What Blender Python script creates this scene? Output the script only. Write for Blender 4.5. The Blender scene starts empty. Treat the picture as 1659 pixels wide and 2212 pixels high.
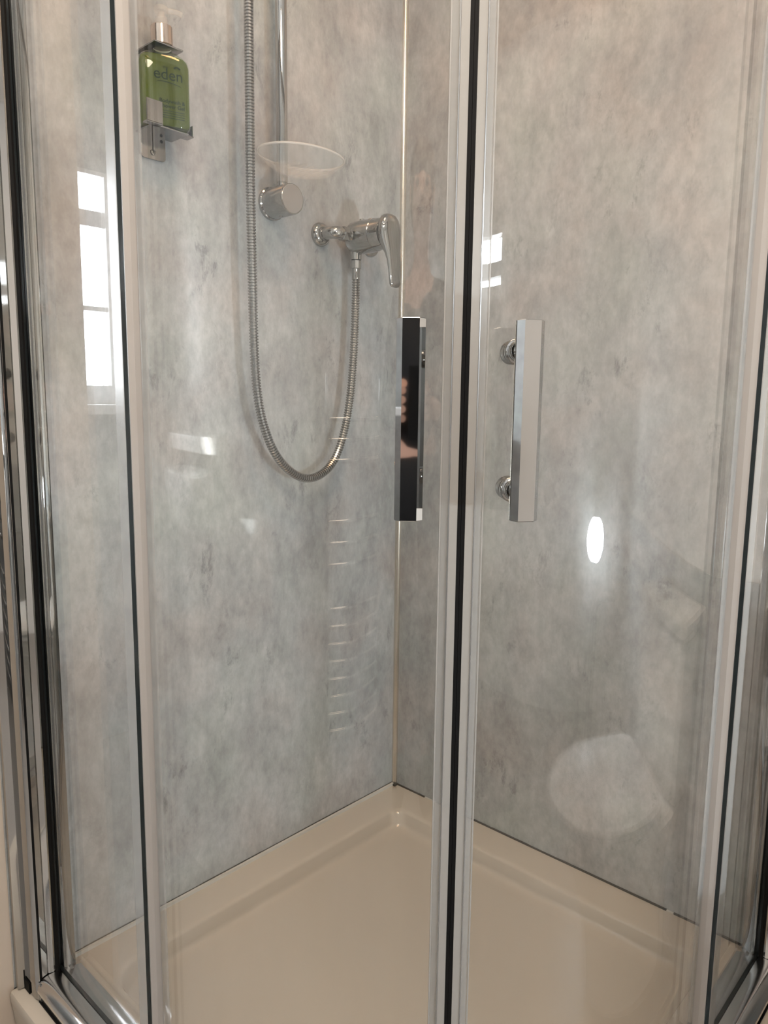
import bpy, bmesh, math, random
from mathutils import Vector, Matrix

sc = bpy.context.scene
C = sc.collection
PI = math.pi
ZT = 0.10                     # height of the tray rim above the room floor; all z below are measured from the rim

# ------------------------------------------------------------------ camera, exposure, light
cam_data = bpy.data.cameras.new('camera')
cam_data.sensor_fit = 'VERTICAL'
cam_data.sensor_height = 36.0
cam_data.lens = 1621.0 / 2212.0 * 36.0
cam_data.clip_start = 0.02
cam = bpy.data.objects.new('camera', cam_data)
C.objects.link(cam)
YAW, PITCH, ROLL = 0.74362, 0.1450, 0.01199
fwd = Vector((-math.sin(YAW) * math.cos(PITCH), math.cos(YAW) * math.cos(PITCH), -math.sin(PITCH)))
rt = fwd.cross(Vector((0, 0, 1))).normalized()
up = rt.cross(fwd)
r2 = rt * math.cos(ROLL) + up * math.sin(ROLL)
u2 = -rt * math.sin(ROLL) + up * math.cos(ROLL)
cam.matrix_world = Matrix(((r2.x, u2.x, -fwd.x, 1.2397), (r2.y, u2.y, -fwd.y, -1.4008), (r2.z, u2.z, -fwd.z, 1.0 + ZT), (0, 0, 0, 1)))
sc.camera = cam

sc.view_settings.view_transform = 'Standard'
sc.view_settings.look = 'None'
sc.view_settings.exposure = 0.03
sc.view_settings.gamma = 1.0
sc.view_settings.use_curve_mapping = False
sc.cycles.transparent_max_bounces = 32
sc.cycles.max_bounces = 10
sc.cycles.caustics_reflective = True

world = bpy.data.worlds.new('daylight')
sc.world = world
world.use_nodes = True
world.node_tree.nodes['Background'].inputs[0].default_value = (0.86, 0.93, 1.0, 1)
world.node_tree.nodes['Background'].inputs[1].default_value = 3.0

def area(name, loc, aim, size, power, color, shape='RECTANGLE', size_y=None, spread=PI):
    d = bpy.data.lights.new(name, 'AREA')
    d.shape = shape
    d.size = size
    if size_y: d.size_y = size_y
    d.energy = power
    d.color = color
    d.spread = spread
    o = bpy.data.objects.new(name, d)
    C.objects.link(o)
    o.location = (loc[0], loc[1], loc[2] + ZT)
    o.rotation_euler = (Vector(aim) - Vector(loc)).to_track_quat('-Z', 'Y').to_euler()
    return o

# daylight that comes in by the two windows (the lamps stand just outside the panes)
area('window_daylight', (-1.12, -1.375, 1.34), (0.5, -1.375, 1.34), 0.54, 112, (0.90, 0.94, 1.0), size_y=0.72)
area('side_window_daylight', (2.72, -1.72, 1.51), (1.0, -1.2, 1.0), 0.40, 24, (0.90, 0.95, 1.0), size_y=0.24)
# warm ceiling lamp over the floor
area('ceiling_lamp_light', (1.15, -1.25, 2.245), (1.15, -1.25, 0), 0.60, 23, (1.0, 0.81, 0.63), shape='DISK')
area('shower_lamp_light', (0.58, -0.58, 2.245), (0.58, -0.58, 0), 0.26, 5.0, (1.0, 0.53, 0.24), shape='DISK')
# disc light added for a sunlit spot's bounce; throws hose and mixer shadows upward
area('low_bounce_light', (2.10, -0.36, 0.62), (0.0, -0.30, 1.1), 0.13, 13, (0.84, 0.93, 1.0), shape='DISK')
# a narrow sunbeam that comes in by the window on to the end of the shelf
beam = bpy.data.lights.new('sunbeam', 'SPOT')
beam.energy = 3000; beam.spot_size = math.radians(3.4); beam.spot_blend = 0.2; beam.shadow_soft_size = 0.01
beam_o = bpy.data.objects.new('sunbeam', beam); C.objects.link(beam_o)
beam_o.location = (-1.234, -1.264, 1.50 + ZT)
beam_o.rotation_euler = (Vector((-.185, -1.98, .870)) - Vector((-1.234, -1.264, 1.50))).to_track_quat('-Z', 'Y').to_euler()

# ------------------------------------------------------------------ materials
def mat(name, base=(0.8, 0.8, 0.8), rough=0.5, metal=0.0, spec=0.5, coat=0.0):
    m = bpy.data.materials.new(name)
    m.use_nodes = True
    b = m.node_tree.nodes['Principled BSDF']
    b.inputs['Base Color'].default_value = (*base, 1)
    b.inputs['Roughness'].default_value = rough
    b.inputs['Metallic'].default_value = metal
    b.inputs['Specular IOR Level'].default_value = spec
    b.inputs['Coat Weight'].default_value = coat
    return m

def noise(nt, vec, scale, detail, rough=0.55, stretch=None, offset=(0, 0, 0), distort=0.0):
    mp = nt.nodes.new('ShaderNodeMapping')
    nt.links.new(vec, mp.inputs[0])
    if stretch: mp.inputs['Scale'].default_value = stretch
    mp.inputs['Location'].default_value = offset
    n = nt.nodes.new('ShaderNodeTexNoise')
    n.inputs['Scale'].default_value = scale
    n.inputs['Detail'].default_value = detail
    n.inputs['Roughness'].default_value = rough
    n.inputs['Distortion'].default_value = distort
    nt.links.new(mp.outputs[0], n.inputs['Vector'])
    return n.outputs['Fac']

def ramp(nt, fac, stops):
    r = nt.nodes.new('ShaderNodeValToRGB')
    el = r.color_ramp.elements
    while len(el) < len(stops): el.new(0.5)
    for e, (p, c) in zip(el, stops):
        e.position = p
        e.color = (*c, 1) if len(c) == 3 else c
    nt.links.new(fac, r.inputs[0])
    return r.outputs[0]

def mixc(nt, fac, a, b, mode='MIX'):
    x = nt.nodes.new('ShaderNodeMix')
    x.data_type = 'RGBA'
    x.blend_type = mode
    if isinstance(fac, float): x.inputs[0].default_value = fac
    else: nt.links.new(fac, x.inputs[0])
    for s, v in ((6, a), (7, b)):
        if isinstance(v, tuple): x.inputs[s].default_value = (*v, 1)
        else: nt.links.new(v, x.inputs[s])
    return x.outputs[2]

def make_panel_mat():
    m = mat('marbled_wall_panel', rough=0.28, spec=0.45)
    nt = m.node_tree
    b = nt.nodes['Principled BSDF']
    g = nt.nodes.new('ShaderNodeNewGeometry').outputs['Position']
    def mul(a, fac, stops): return mixc(nt, 1.0, a, ramp(nt, fac, stops), 'MULTIPLY')
    def gray(v): return (v, v, v)
    col = ramp(nt, noise(nt, g, 2.4, 3, 0.55, (1, 1, 0.7)), [(0.34, (0.345, 0.346, 0.346)), (0.64, (0.445, 0.443, 0.437))])
    col = mul(col, noise(nt, g, 8.0, 10, 0.74, (1, 1, 0.62), (3, 1, 2), 0.15), [(0.33, gray(0.76)), (0.50, gray(0.99)), (0.66, gray(1.14))])
    col = mul(col, noise(nt, g, 46, 6, 0.72, (1, 1, 0.60), (5, 2, 8)), [(0.34, gray(0.84)), (0.64, gray(1.10))])
    col = mul(col, noise(nt, g, 5.0, 3, 0.5, (1, 1, 0.8), (7, 4, 9)), [(0.35, (1.045, 0.985, 0.96)), (0.5, (1, 1, 1)), (0.66, (0.975, 1.012, 0.985))])
    # dark scuffs that come in patches, drawn out upwards
    speck = ramp(nt, noise(nt, g, 20, 10, 0.80, (1, 1, 0.50), (1, 8, 3), 0.3), [(0.55, gray(0)), (0.64, gray(1))])
    patch = ramp(nt, noise(nt, g, 5, 3, 0.5, (1, 1, 0.7), (11, 2, 5)), [(0.42, gray(0.10)), (0.58, gray(1))])
    sp = mixc(nt, 1.0, speck, patch, 'MULTIPLY')
    col = mixc(nt, sp, col, mixc(nt, 1.0, col, (0.64, 0.64, 0.645), 'MULTIPLY'))
    pale = ramp(nt, noise(nt, g, 26, 8, 0.75, (1, 1, 0.55), (9, 9, 1), 0.2), [(0.56, gray(0)), (0.68, gray(0.8))])
    col = mixc(nt, pale, col, mixc(nt, 1.0, col, (1.14, 1.14, 1.14), 'MULTIPLY'))
    col = mixc(nt, 1.0, col, (1.015, 1.045, 1.06), 'MULTIPLY')
    nt.links.new(col, b.inputs['Base Color'])
    return m

def make_glass(name, tint, f0, gloss_rough=0.0, marks=0.0):
    # thin clear sheet: what passes goes straight on, what is mirrored follows Schlick
    m = bpy.data.materials.new(name)
    m.use_nodes = True
    nt = m.node_tree
    nt.nodes.remove(nt.nodes['Principled BSDF'])
    out = nt.nodes['Material Output']
    lw = nt.nodes.new('ShaderNodeLayerWeight'); lw.inputs[0].default_value = 0.5
    p = nt.nodes.new('ShaderNodeMath'); p.operation = 'POWER'; p.inputs[1].default_value = 5
    nt.links.new(lw.outputs['Facing'], p.inputs[0])
    ma = nt.nodes.new('ShaderNodeMath'); ma.operation = 'MULTIPLY_ADD'
    ma.inputs[1].default_value = 1 - f0; ma.inputs[2].default_value = f0
    nt.links.new(p.outputs[0], ma.inputs[0])
    t = nt.nodes.new('ShaderNodeBsdfTransparent'); t.inputs[0].default_value = (*tint, 1)
    gl = nt.nodes.new('ShaderNodeBsdfAnisotropic'); gl.inputs['Roughness'].default_value = gloss_rough
    gl.inputs[0].default_value = (1, 1, 1, 1)
    mx = nt.nodes.new('ShaderNodeMixShader')
    nt.links.new(ma.outputs[0], mx.inputs[0])
    nt.links.new(t.outputs[0], mx.inputs[1]); nt.links.new(gl.outputs[0], mx.inputs[2])
    if marks:
        # dried water marks, drawn out downwards, scatter a little of what is mirrored
        g = nt.nodes.new('ShaderNodeNewGeometry').outputs['Position']
        w = ramp(nt, noise(nt, g, 26, 6, 0.7, (1, 1, 0.22)), [(0.38, (marks * .3,) * 3), (0.68, (marks * 2.2,) * 3)])
        g2 = nt.nodes.new('ShaderNodeBsdfAnisotropic'); g2.inputs['Roughness'].default_value = 0.30
        m2 = nt.nodes.new('ShaderNodeMixShader')
        nt.links.new(w, m2.inputs[0]); nt.links.new(mx.outputs[0], m2.inputs[1]); nt.links.new(g2.outputs[0], m2.inputs[2])
        mx = m2
    nt.links.new(mx.outputs[0], out.inputs['Surface'])
    return m

def make_clear_plastic(name, color, alpha, rough):
    m = mat(name, color, rough)
    m.node_tree.nodes['Principled BSDF'].inputs['Alpha'].default_value = alpha
    return m

def make_paint(name, base, rough=0.6):
    m = mat(name, base, rough, spec=0.3)
    nt = m.node_tree
    g = nt.nodes.new('ShaderNodeNewGeometry').outputs['Position']
    n = noise(nt, g, 4, 4)
    c = ramp(nt, n, [(0.3, tuple(v * 0.96 for v in base)), (0.7, base)])
    nt.links.new(c, nt.nodes['Principled BSDF'].inputs['Base Color'])
    return m

M = {}
M['panel'] = make_panel_mat()
M['paint'] = make_paint('white_wall_paint', (0.80, 0.77, 0.73))
M['beige'] = make_paint('beige_wall_paint', (0.58, 0.50, 0.42))
M['ceiling'] = make_paint('ceiling_paint', (0.84, 0.81, 0.77))
M['acrylic'] = mat('cream_acrylic', (0.515, 0.465, 0.395), 0.12, spec=0.5, coat=0.3)
M['glass'] = make_glass('clear_sheet_glass', (0.985, 0.992, 0.988), 0.036, marks=0.006)
M['glass_edge'] = mat('dark_glass_edge', (0.012, 0.018, 0.02), 0.15)
M['chrome'] = mat('polished_chrome', (0.43, 0.425, 0.415), 0.035, 1.0)
M['hose'] = mat('hose_metal', (0.40, 0.39, 0.375), 0.20, 1.0)
M['satin'] = mat('bright_aluminium', (0.66, 0.65, 0.645), 0.16, 1.0)
M['satin_bright'] = mat('bright_chrome', (0.82, 0.81, 0.80), 0.08, 1.0)
M['grey_alu'] = mat('soft_grey_aluminium', (0.42, 0.43, 0.44), 0.3, 0.9)
M['bracket'] = mat('polished_steel_bracket', (0.34, 0.33, 0.325), 0.14, 1.0)
M['black'] = mat('black_rubber', (0.004, 0.004, 0.004), 0.6, spec=0.15)
M['seal'] = make_clear_plastic('clear_plastic_seal', (0.44, 0.44, 0.43), 0.34, 0.25)
M['seal_solid'] = make_clear_plastic('milky_plastic_seal', (0.40, 0.39, 0.37), 0.75, 0.3)
M['fin'] = mat('pale_grey_fin', (0.41, 0.39, 0.375), 0.35)
M['silicone'] = mat('white_silicone', (0.60, 0.585, 0.54), 0.35)
M['mould'] = mat('dark_joint', (0.05, 0.045, 0.035), 0.8)
M['bead'] = mat('cream_corner_bead', (0.66, 0.61, 0.54), 0.22, 0.85)
M['dish'] = make_clear_plastic('clear_dish_plastic', (0.90, 0.87, 0.83), 0.17, 0.10)
M['dish_rim'] = make_clear_plastic('dish_rim_plastic', (0.90, 0.87, 0.83), 0.40, 0.10)
M['bottle'] = make_glass('bottle_plastic', (0.88, 0.94, 0.84), 0.045, 0.03)
def make_liquid():
    m = mat('green_body_wash', (0.10, 0.15, 0.012), 0.12)
    b = m.node_tree.nodes['Principled BSDF']
    b.inputs['Transmission Weight'].default_value = 0.25
    b.inputs['IOR'].default_value = 1.2
    nt = m.node_tree
    g = nt.nodes.new('ShaderNodeNewGeometry').outputs['Position']
    c = ramp(nt, noise(nt, g, 16, 2, 0.5, (1, 1, 0.15)), [(0.35, (0.115, 0.135, 0.005)), (0.65, (0.135, 0.175, 0.007))])
    nt.links.new(c, b.inputs['Base Color'])
    return m
M['liquid'] = make_liquid()
M['print'] = mat('dark_green_print', (0.006, 0.022, 0.004), 0.6, spec=0.2)
M['collar'] = mat('rosy_metal_collar', (0.75, 0.63, 0.55), 0.15, 0.95)
M['pump'] = make_clear_plastic('clear_pump_plastic', (0.85, 0.78, 0.70), 0.22, 0.15)
M['ceramic'] = mat('white_ceramic', (0.85, 0.84, 0.81), 0.06, coat=0.4)
M['white_plastic'] = mat('white_plastic', (0.84, 0.83, 0.82), 0.2)
M['frame_white'] = mat('white_window_paint', (0.83, 0.83, 0.84), 0.35)
M['floor'] = make_paint('grey_vinyl_floor', (0.30, 0.28, 0.26), 0.3)
M['paper'] = mat('white_paper', (0.86, 0.85, 0.83), 0.9)
M['dark_cloth'] = make_paint('black_cloth', (0.012, 0.012, 0.013), 0.85)
M['skin'] = make_paint('skin', (0.55, 0.33, 0.25), 0.5)
M['hair'] = mat('dark_hair', (0.03, 0.02, 0.015), 0.5)
M['lamp_glow'] = mat('lamp_diffuser', (0.9, 0.88, 0.84), 0.4)

# ------------------------------------------------------------------ builders
def thing(name, label, cat, loc, group=None):
    o = bpy.data.objects.new(name, None)
    C.objects.link(o)
    o.empty_display_size = 0.05
    o.location = (loc[0], loc[1], loc[2] + ZT)
    o['label'] = label
    o['category'] = cat
    if group: o['group'] = group
    return o

def root_of(o):
    while o.parent: o = o.parent
    return o

def obj(name, bm, m, parent=None, smooth=None, kind=None, label=None):
    """bm holds points measured from the tray rim; links it as one mesh object"""
    base = Vector((0, 0, 0)) if parent is None else root_of(parent).location - Vector((0, 0, ZT))
    if base.length > 0: bmesh.ops.translate(bm, verts=bm.verts, vec=-base)
    bmesh.ops.recalc_face_normals(bm, faces=bm.faces)
    me = bpy.data.meshes.new(name)
    bm.to_mesh(me); bm.free()
    mats = m if isinstance(m, (list, tuple)) else [m]
    for x in mats: me.materials.append(x)
    o = bpy.data.objects.new(name, me)
    C.objects.link(o)
    if parent is None: o.location.z = ZT
    else: o.parent = parent
    if smooth is not None:
        for p in me.polygons: p.use_smooth = True
        me.set_sharp_from_angle(angle=math.radians(smooth))
    if kind: o['kind'] = kind
    if label: o['label'] = label
    return o

def box(bm, a, b, bev=0.0):
    x0, y0, z0 = a; x1, y1, z1 = b
    vs = [bm.verts.new(p) for p in ((x0,y0,z0),(x1,y0,z0),(x1,y1,z0),(x0,y1,z0),(x0,y0,z1),(x1,y0,z1),(x1,y1,z1),(x0,y1,z1))]
    fs = [bm.faces.new([vs[i] for i in q]) for q in ((0,3,2,1),(4,5,6,7),(0,1,5,4),(1,2,6,5),(2,3,7,6),(3,0,4,7))]
    if bev:
        es = list({e for f in fs for e in f.edges})
        bmesh.ops.bevel(bm, geom=es, offset=bev, segments=2, affect='EDGES', profile=0.6)
    return bm

def prism(bm, pts, z0, z1):
    """closed outline pts (x,y) from z0 to z1"""
    lo = [bm.verts.new((x, y, z0)) for x, y in pts]
    hi = [bm.verts.new((x, y, z1)) for x, y in pts]
    n = len(pts)
    for i in range(n):
        j = (i + 1) % n
        bm.faces.new((lo[i], lo[j], hi[j], hi[i]))
    bm.faces.new(lo[::-1]); bm.faces.new(hi)
    return bm

def frame(d):
    d = Vector(d).normalized()
    a = Vector((0, 0, 1)) if abs(d.z) < 0.9 else Vector((1, 0, 0))
    u = d.cross(a).normalized()
    return d, u, d.cross(u)

def lathe(bm, origin, axis, prof, n=32, caps=True):
    """prof: (distance along axis, radius)"""
    d, u, v = frame(axis)
    o = Vector(origin)
    rings = []
    for t, r in prof:
        rings.append([bm.verts.new(o + d * t + (u * math.cos(2*PI*k/n) + v * math.sin(2*PI*k/n)) * max(r, 1e-5)) for k in range(n)])
    for a, b in zip(rings, rings[1:]):
        for k in range(n):
            bm.faces.new((a[k], a[(k+1) % n], b[(k+1) % n], b[k]))
    if caps:
        bm.faces.new(rings[0][::-1]); bm.faces.new(rings[-1])
    return bm

def tube(bm, pts, rad, n=12, caps=True):
    """pts: list of Vectors; rad: number or list"""
    pts = [Vector(p) for p in pts]
    rings = []
    t0 = (pts[1] - pts[0]).normalized()
    _, u, v = frame(t0)
    prev = t0
    for i, p in enumerate(pts):
        t = (pts[min(i+1, len(pts)-1)] - pts[max(i-1, 0)]).normalized()
        q = prev.rotation_difference(t)
        u = q @ u; v = q @ v; prev = t
        r = rad[i] if isinstance(rad, (list, tuple)) else rad
        rings.append([bm.verts.new(p + (u * math.cos(2*PI*k/n) + v * math.sin(2*PI*k/n)) * r) for k in range(n)])
    for a, b in zip(rings, rings[1:]):
        for k in range(n):
            bm.faces.new((a[k], a[(k+1) % n], b[(k+1) % n], b[k]))
    if caps:
        bm.faces.new(rings[0][::-1]); bm.faces.new(rings[-1])
    return bm

def catmull(P, step):
    P = [Vector(p) for p in P]
    P = [P[0] * 2 - P[1]] + P + [P[-1] * 2 - P[-2]]
    out = []
    for i in range(1, len(P) - 2):
        a, b, c, d = P[i-1:i+3]
        n = max(2, int((c - b).length / step))
        for k in range(n):
            t = k / n
            out.append(0.5 * ((2*b) + (c-a)*t + (2*a-5*b+4*c-d)*t*t + (3*b-a-3*c+d)*t**3))
    out.append(P[-2])
    return out

def loft(bm, rings, cap0=True, cap1=True):
    V = [[bm.verts.new(p) for p in r] for r in rings]
    n = len(V[0])
    for a, b in zip(V, V[1:]):
        for k in range(n):
            bm.faces.new((a[k], a[(k+1) % n], b[(k+1) % n], b[k]))
    if cap0: bm.faces.new(V[0][::-1])
    if cap1: bm.faces.new(V[-1])
    return bm

def B(): return bmesh.new()

def cut_round(o, base, r, h):
    """bores a round hole of radius r upwards from base through the mesh object o"""
    rb = root_of(o).location - Vector((0, 0, ZT)) if o.parent else Vector((0, 0, 0))
    bm = B(); lathe(bm, Vector(base) - rb, (0, 0, 1), [(0, r), (h, r)], 32)
    me = bpy.data.meshes.new('bore'); bm.to_mesh(me); bm.free()
    cutter = bpy.data.objects.new('bore', me); C.objects.link(cutter)
    cutter.location = root_of(o).location if o.parent else (0, 0, ZT)
    md = o.modifiers.new('bore', 'BOOLEAN'); md.operation = 'DIFFERENCE'; md.object = cutter; md.solver = 'EXACT'
    dg = bpy.context.evaluated_depsgraph_get(); dg.update()
    new = bpy.data.meshes.new_from_object(o.evaluated_get(dg))
    old = o.data; o.modifiers.clear(); o.data = new
    new.name = o.name
    bpy.data.objects.remove(cutter); bpy.data.meshes.remove(me); bpy.data.meshes.remove(old)

# ------------------------------------------------------------------ the room
FZ, CZ = -ZT, 2.25
obj('floor', box(B(), (-1.1, -2.3, FZ - 0.1), (2.7, 0.1, FZ)), M['floor'], kind='structure')
obj('ceiling', box(B(), (-1.1, -2.3, CZ), (2.7, 0.1, CZ + 0.1)), M['ceiling'], kind='structure')
wl = obj('wall_left', box(B(), (-0.12, -1.043, FZ), (-0.01, 0.0, CZ)), M['paint'], kind='structure')
obj('wall_panel', box(B(), (-0.01, -0.974, 0.0), (0.0, 0.0, CZ - 0.002)), M['panel'], wl, label='tall marbled grey waterproof panel on left shower wall')
obj('wall_panel', box(B(), (-0.01, -1.043, FZ), (-0.001, -0.974, CZ - 0.002)), M['beige'], wl, label='painted strip of wall beside the shower profile')
wr = obj('wall_right', box(B(), (-0.12, 0.01, FZ), (2.6, 0.1, CZ)), M['paint'], kind='structure')
obj('wall_panel', box(B(), (0.0, 0.0, 0.0), (0.985, 0.01, CZ - 0.002)), M['panel'], wr, label='tall marbled grey waterproof panel on right shower wall')
obj('wall_panel', box(B(), (0.987, 0.0, FZ), (2.6, 0.01, 0.69)), M['panel'], wr, label='half-height marbled grey panel behind the toilet')
obj('wall_back', box(B(), (-1.1, -2.3, FZ), (2.7, -2.2, CZ)), M['panel'], kind='structure')
obj('wall_alcove', box(B(), (-1.1, -1.043, FZ), (-0.121, -0.95, CZ)), M['panel'], kind='structure')

def wall_with_hole(name, x0, x1, ya, yb, za, zb, m):
    bm = B()
    box(bm, (x0, -2.2, FZ), (x1, ya, CZ)); box(bm, (x0, yb, FZ), (x1, 0.1 if x0 > 0 else -0.95, CZ))
    box(bm, (x0, ya, FZ), (x1, yb, za)); box(bm, (x0, ya, zb), (x1, yb, CZ))
    return obj(name, bm, M[m], kind='structure')
wall_with_hole('wall_window', -1.10, -1.0, -1.655, -1.10, 0.985, 1.672, 'panel')
wall_with_hole('wall_far', 2.6, 2.7, -1.94, -1.52, 1.393, 1.641, 'paint')

# casement window with a fanlight, seen mirrored in the left fixed pane
def window(name, x, s, ya, yb, za, zb, bars, tt):
    bm = B()
    t = 0.056 if s > 0 else 0.04
    w = obj(name, box(box(box(box(bm, (x - .03, ya, za), (x + .03, ya + t, zb)), (x - .03, yb - t, za), (x + .03, yb, zb)),
            (x - .03, ya + t, za), (x + .03, yb - t, za + t)), (x - .03, ya + t, zb - tt), (x + .03, yb - t, zb)), M['frame_white'], kind='structure')
    for z0, z1 in bars:
        obj('glazing_bar', box(B(), (x - .025, ya + t, z0), (x + .025, yb - t, z1)), M['frame_white'], w)
    obj('window_sill', box(B(), (x + s * 0.031, ya - .02, za - .03), (x + s * 0.16, yb + .02, za - .001), 0.004), M['frame_white'], w)
    obj('pane', box(B(), (x - .004, ya + t, za + t), (x + .004, yb - t, zb - tt)), M['glass'], w)
    return w
window('window_1', -1.03, 1, -1.655, -1.10, 0.985, 1.672, [(1.512, 1.558), (1.265, 1.279)], 0.012)
window('window_2', 2.63, -1, -1.94, -1.52, 1.393, 1.641, [(1.467, 1.520)], 0.024)

# corner bead, silicone lines and the dark joints over the tray
obj('trim_1', prism(B(), [(0, 0), (0.010, 0)] + [(0.010 * math.cos(a), -0.010 * math.sin(a)) for a in (PI/8, PI/4, 3*PI/8)] + [(0, -0.010)], 0.004, CZ - .003), M['bead'], kind='structure', smooth=50)
def joint(name, pts, w, h, m):
    """thin fillet that follows the wall foot"""
    bm = B()
    (ax, ay), (bx, by) = pts
    along_y = abs(by - ay) > abs(bx - ax)
    if along_y: box(bm, (0.0, by, -0.001), (w, ay, h))
    else: box(bm, (ax, -w, -0.001), (bx, 0.0, h))
    return obj(name, bm, m, kind='structure')
joint('trim_2', ((0, -0.011), (0, -0.96)), 0.007, 0.0065, M['silicone'])
joint('trim_3', ((0.011, 0), (0.96, 0)), 0.003, 0.002, M['silicone'])
def dark_line(name, axis, n, seed, h):
    bm = B()
    r = random.Random(seed)
    s = 0.006
    while s < 0.955:
        l = r.uniform(0.05, 0.16)
        e = min(0.957, s + l)
        t = r.uniform(0.0005, h)
        if axis == 'y': box(bm, (0.0, -e, 0.0066), (0.0022, -s, 0.0066 + t)); 
        else: box(bm, (s, -0.0034, 0.0), (e, 0.0, 0.0020 + t))
        s = e + (r.uniform(0.0, 0.05) if r.random() < 0.15 else 0.0)
    o = obj(name, bm, M['mould'], kind='stuff')
    o['label'] = 'thin dark joint line along the foot of the %s shower wall' % ('left' if axis == 'y' else 'right')
    o['category'] = 'joint'
    return o
dark_line('dark_joint_line', 'y', 0, 4, 0.0014)
dark_line('dark_joint_line', 'x', 0, 9, 0.0016)
obj('trim_4', box(B(), (0.0, -0.014, 0.0), (0.014, 0.0, 0.0035)), M['mould'], kind='structure')

# ------------------------------------------------------------------ shower tray
CX, CY = 0.35, -0.35                      # centre of the quadrant curve
def outline(iw, fr, rc, rs):
    """closed outline with iw inset from the walls, radius fr of the front curve, rc back corner radius, rs side corner radius"""
    P = []
    def arc(cx, cy, r, a0, a1, n):
        for k in range(n + 1):
            a = math.radians(a0 + (a1 - a0) * k / n)
            P.append((cx + r * math.cos(a), cy + r * math.sin(a)))
    ext = CX + fr                          # x of the right edge
    arc(iw + rc, -iw - rc, rc, 90, 180, 8)
    arc(iw + rs, -ext + rs, rs, 180, 270, 8)
    for k in range(1, 6): P.append((iw + rs + (CX - iw - rs) * k / 6, -ext))
    arc(CX, CY, fr, 270, 360, 40)
    for k in range(1, 6): P.append((ext, CY + (-iw - rs - CY) * k / 6))
    arc(ext - rs, -iw - rs, rs, 0, 90, 8)
    return P
def tray():
    t = thing('shower_tray', 'cream white quadrant shower tray with raised rim on the floor', 'shower tray', (0.45, -0.45, -ZT))
    rings = []
    def ring(iw, fr, rc, rs, z): rings.append([(x, y, z) for x, y in outline(iw, fr, rc, rs)])
    ring(0.0005, 0.622, 0.002, 0.004, -ZT)
    ring(0.0005, 0.632, 0.002, 0.004, -0.020)
    ring(0.0005, 0.633, 0.002, 0.004, -0.006)
    ring(0.0015, 0.631, 0.002, 0.004, -0.0015)
    ring(0.003, 0.627, 0.003, 0.005, 0.0)
    ring(0.030, 0.520, 0.016, 0.02, -0.002)
    ring(0.070, 0.500, 0.024, 0.045, -0.0055)
    ring(0.078, 0.494, 0.028, 0.05, -0.0075)
    ring(0.082, 0.491, 0.031, 0.053, -0.0125)
    ring(0.087, 0.486, 0.036, 0.058, -0.0320)
    ring(0.090, 0.483, 0.039, 0.061, -0.0385)
    ring(0.096, 0.477, 0.045, 0.066, -0.0425)
    ring(0.112, 0.462, 0.056, 0.076, -0.0445)
    ring(0.30, 0.22, 0.05, 0.05, -0.0475)
    obj('basin', loft(B(), rings), M['acrylic'], t, smooth=40)
tray()

# ------------------------------------------------------------------ enclosure: fixed panes, wall profiles, rails
ENC_H = 1.88
GO, GT = 0.92, 0.006                       # outer face of the fixed panes, glass thickness
RD = 0.544                                 # outer radius of the curved doors
enc = thing('shower_enclosure', 'chrome framed quadrant shower screen with two fixed panes standing on tray', 'shower screen', (0.45, -0.5, 0.0))
def pane(bm, pts, z0, z1):
    """glass sheet: first and third long sides of pts are faces, all edges dark"""
    prism(bm, pts, z0, z1)
    return bm
def glass_obj(name, bm, parent, big):
    o = obj(name, bm, [M['glass'], M['glass_edge']], parent)
    for p in o.data.polygons:
        p.material_index = 0 if p.area > big else 1
    return o
glass_obj('fixed_pane', pane(B(), [(0.052, -GO), (0.351, -GO), (0.351, -GO + GT), (0.052, -GO + GT)], 0.038, ENC_H), enc, 0.05)
glass_obj('fixed_pane', pane(B(), [(GO, -0.052), (GO, -0.309), (GO - GT, -0.309), (GO - GT, -0.052)], 0.038, ENC_H), enc, 0.05)

def mirror_xy(pts): return [(-y, -x) for x, y in pts]
def profile(mirror):
    T = mirror_xy if mirror else (lambda p: p)
    # chrome outer wall channel with a rounded nose, a thin black gap, then the glazing channel
    a = [(0, -0.972), (0.012, -0.972), (0.014, -0.960), (0.053, -0.960)] + \
        [(0.053 + 0.007 * math.sin(math.radians(d)), -0.954 - 0.006 * math.cos(math.radians(d))) for d in (30, 60)] + [(0.060, -0.9540), (0.0, -0.9540)]
    p = obj('wall_profile', prism(B(), T(a), 0.002, ENC_H + .01), M['chrome'], enc, smooth=35)
    obj('base_gap_shade', prism(B(), T([(0.014, -0.9625), (0.034, -0.9625), (0.034, -0.9602), (0.014, -0.9602)]), 0.001, 0.020), M['black'], p)  # black block added for the dark of the open gap at the profile base
    obj('black_gap', prism(B(), T([(0.0005, -0.9540), (0.0590, -0.9540), (0.0590, -0.9500), (0.0005, -0.9500)]), 0.002, ENC_H + .01), M['black'], p)
    c = [(0, -0.950), (0.060, -0.950), (0.060, -0.9415), (0.0585, -0.9405), (0.060, -0.9395), (0.0615, -0.931), (0.060, -0.9275), (0.0, -0.9275)]
    obj('glazing_channel', prism(B(), T(c), 0.002, ENC_H + .01), M['chrome'], p, smooth=30)
    obj('glazing_gasket', prism(B(), T([(0, -0.9275), (0.0605, -0.9275), (0.062, -0.924), (0.0605, -0.9205), (0, -0.9205)]), 0.002, ENC_H + .01), M['black'], p)
    obj('inner_channel', prism(B(), T([(0, -0.913), (0.060, -0.913), (0.0625, -0.905), (0.060, -0.893), (0.045, -0.888), (0, -0.888)]), 0.002, ENC_H + .01), M['chrome'], p, smooth=30)
profile(False); profile(True)

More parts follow.
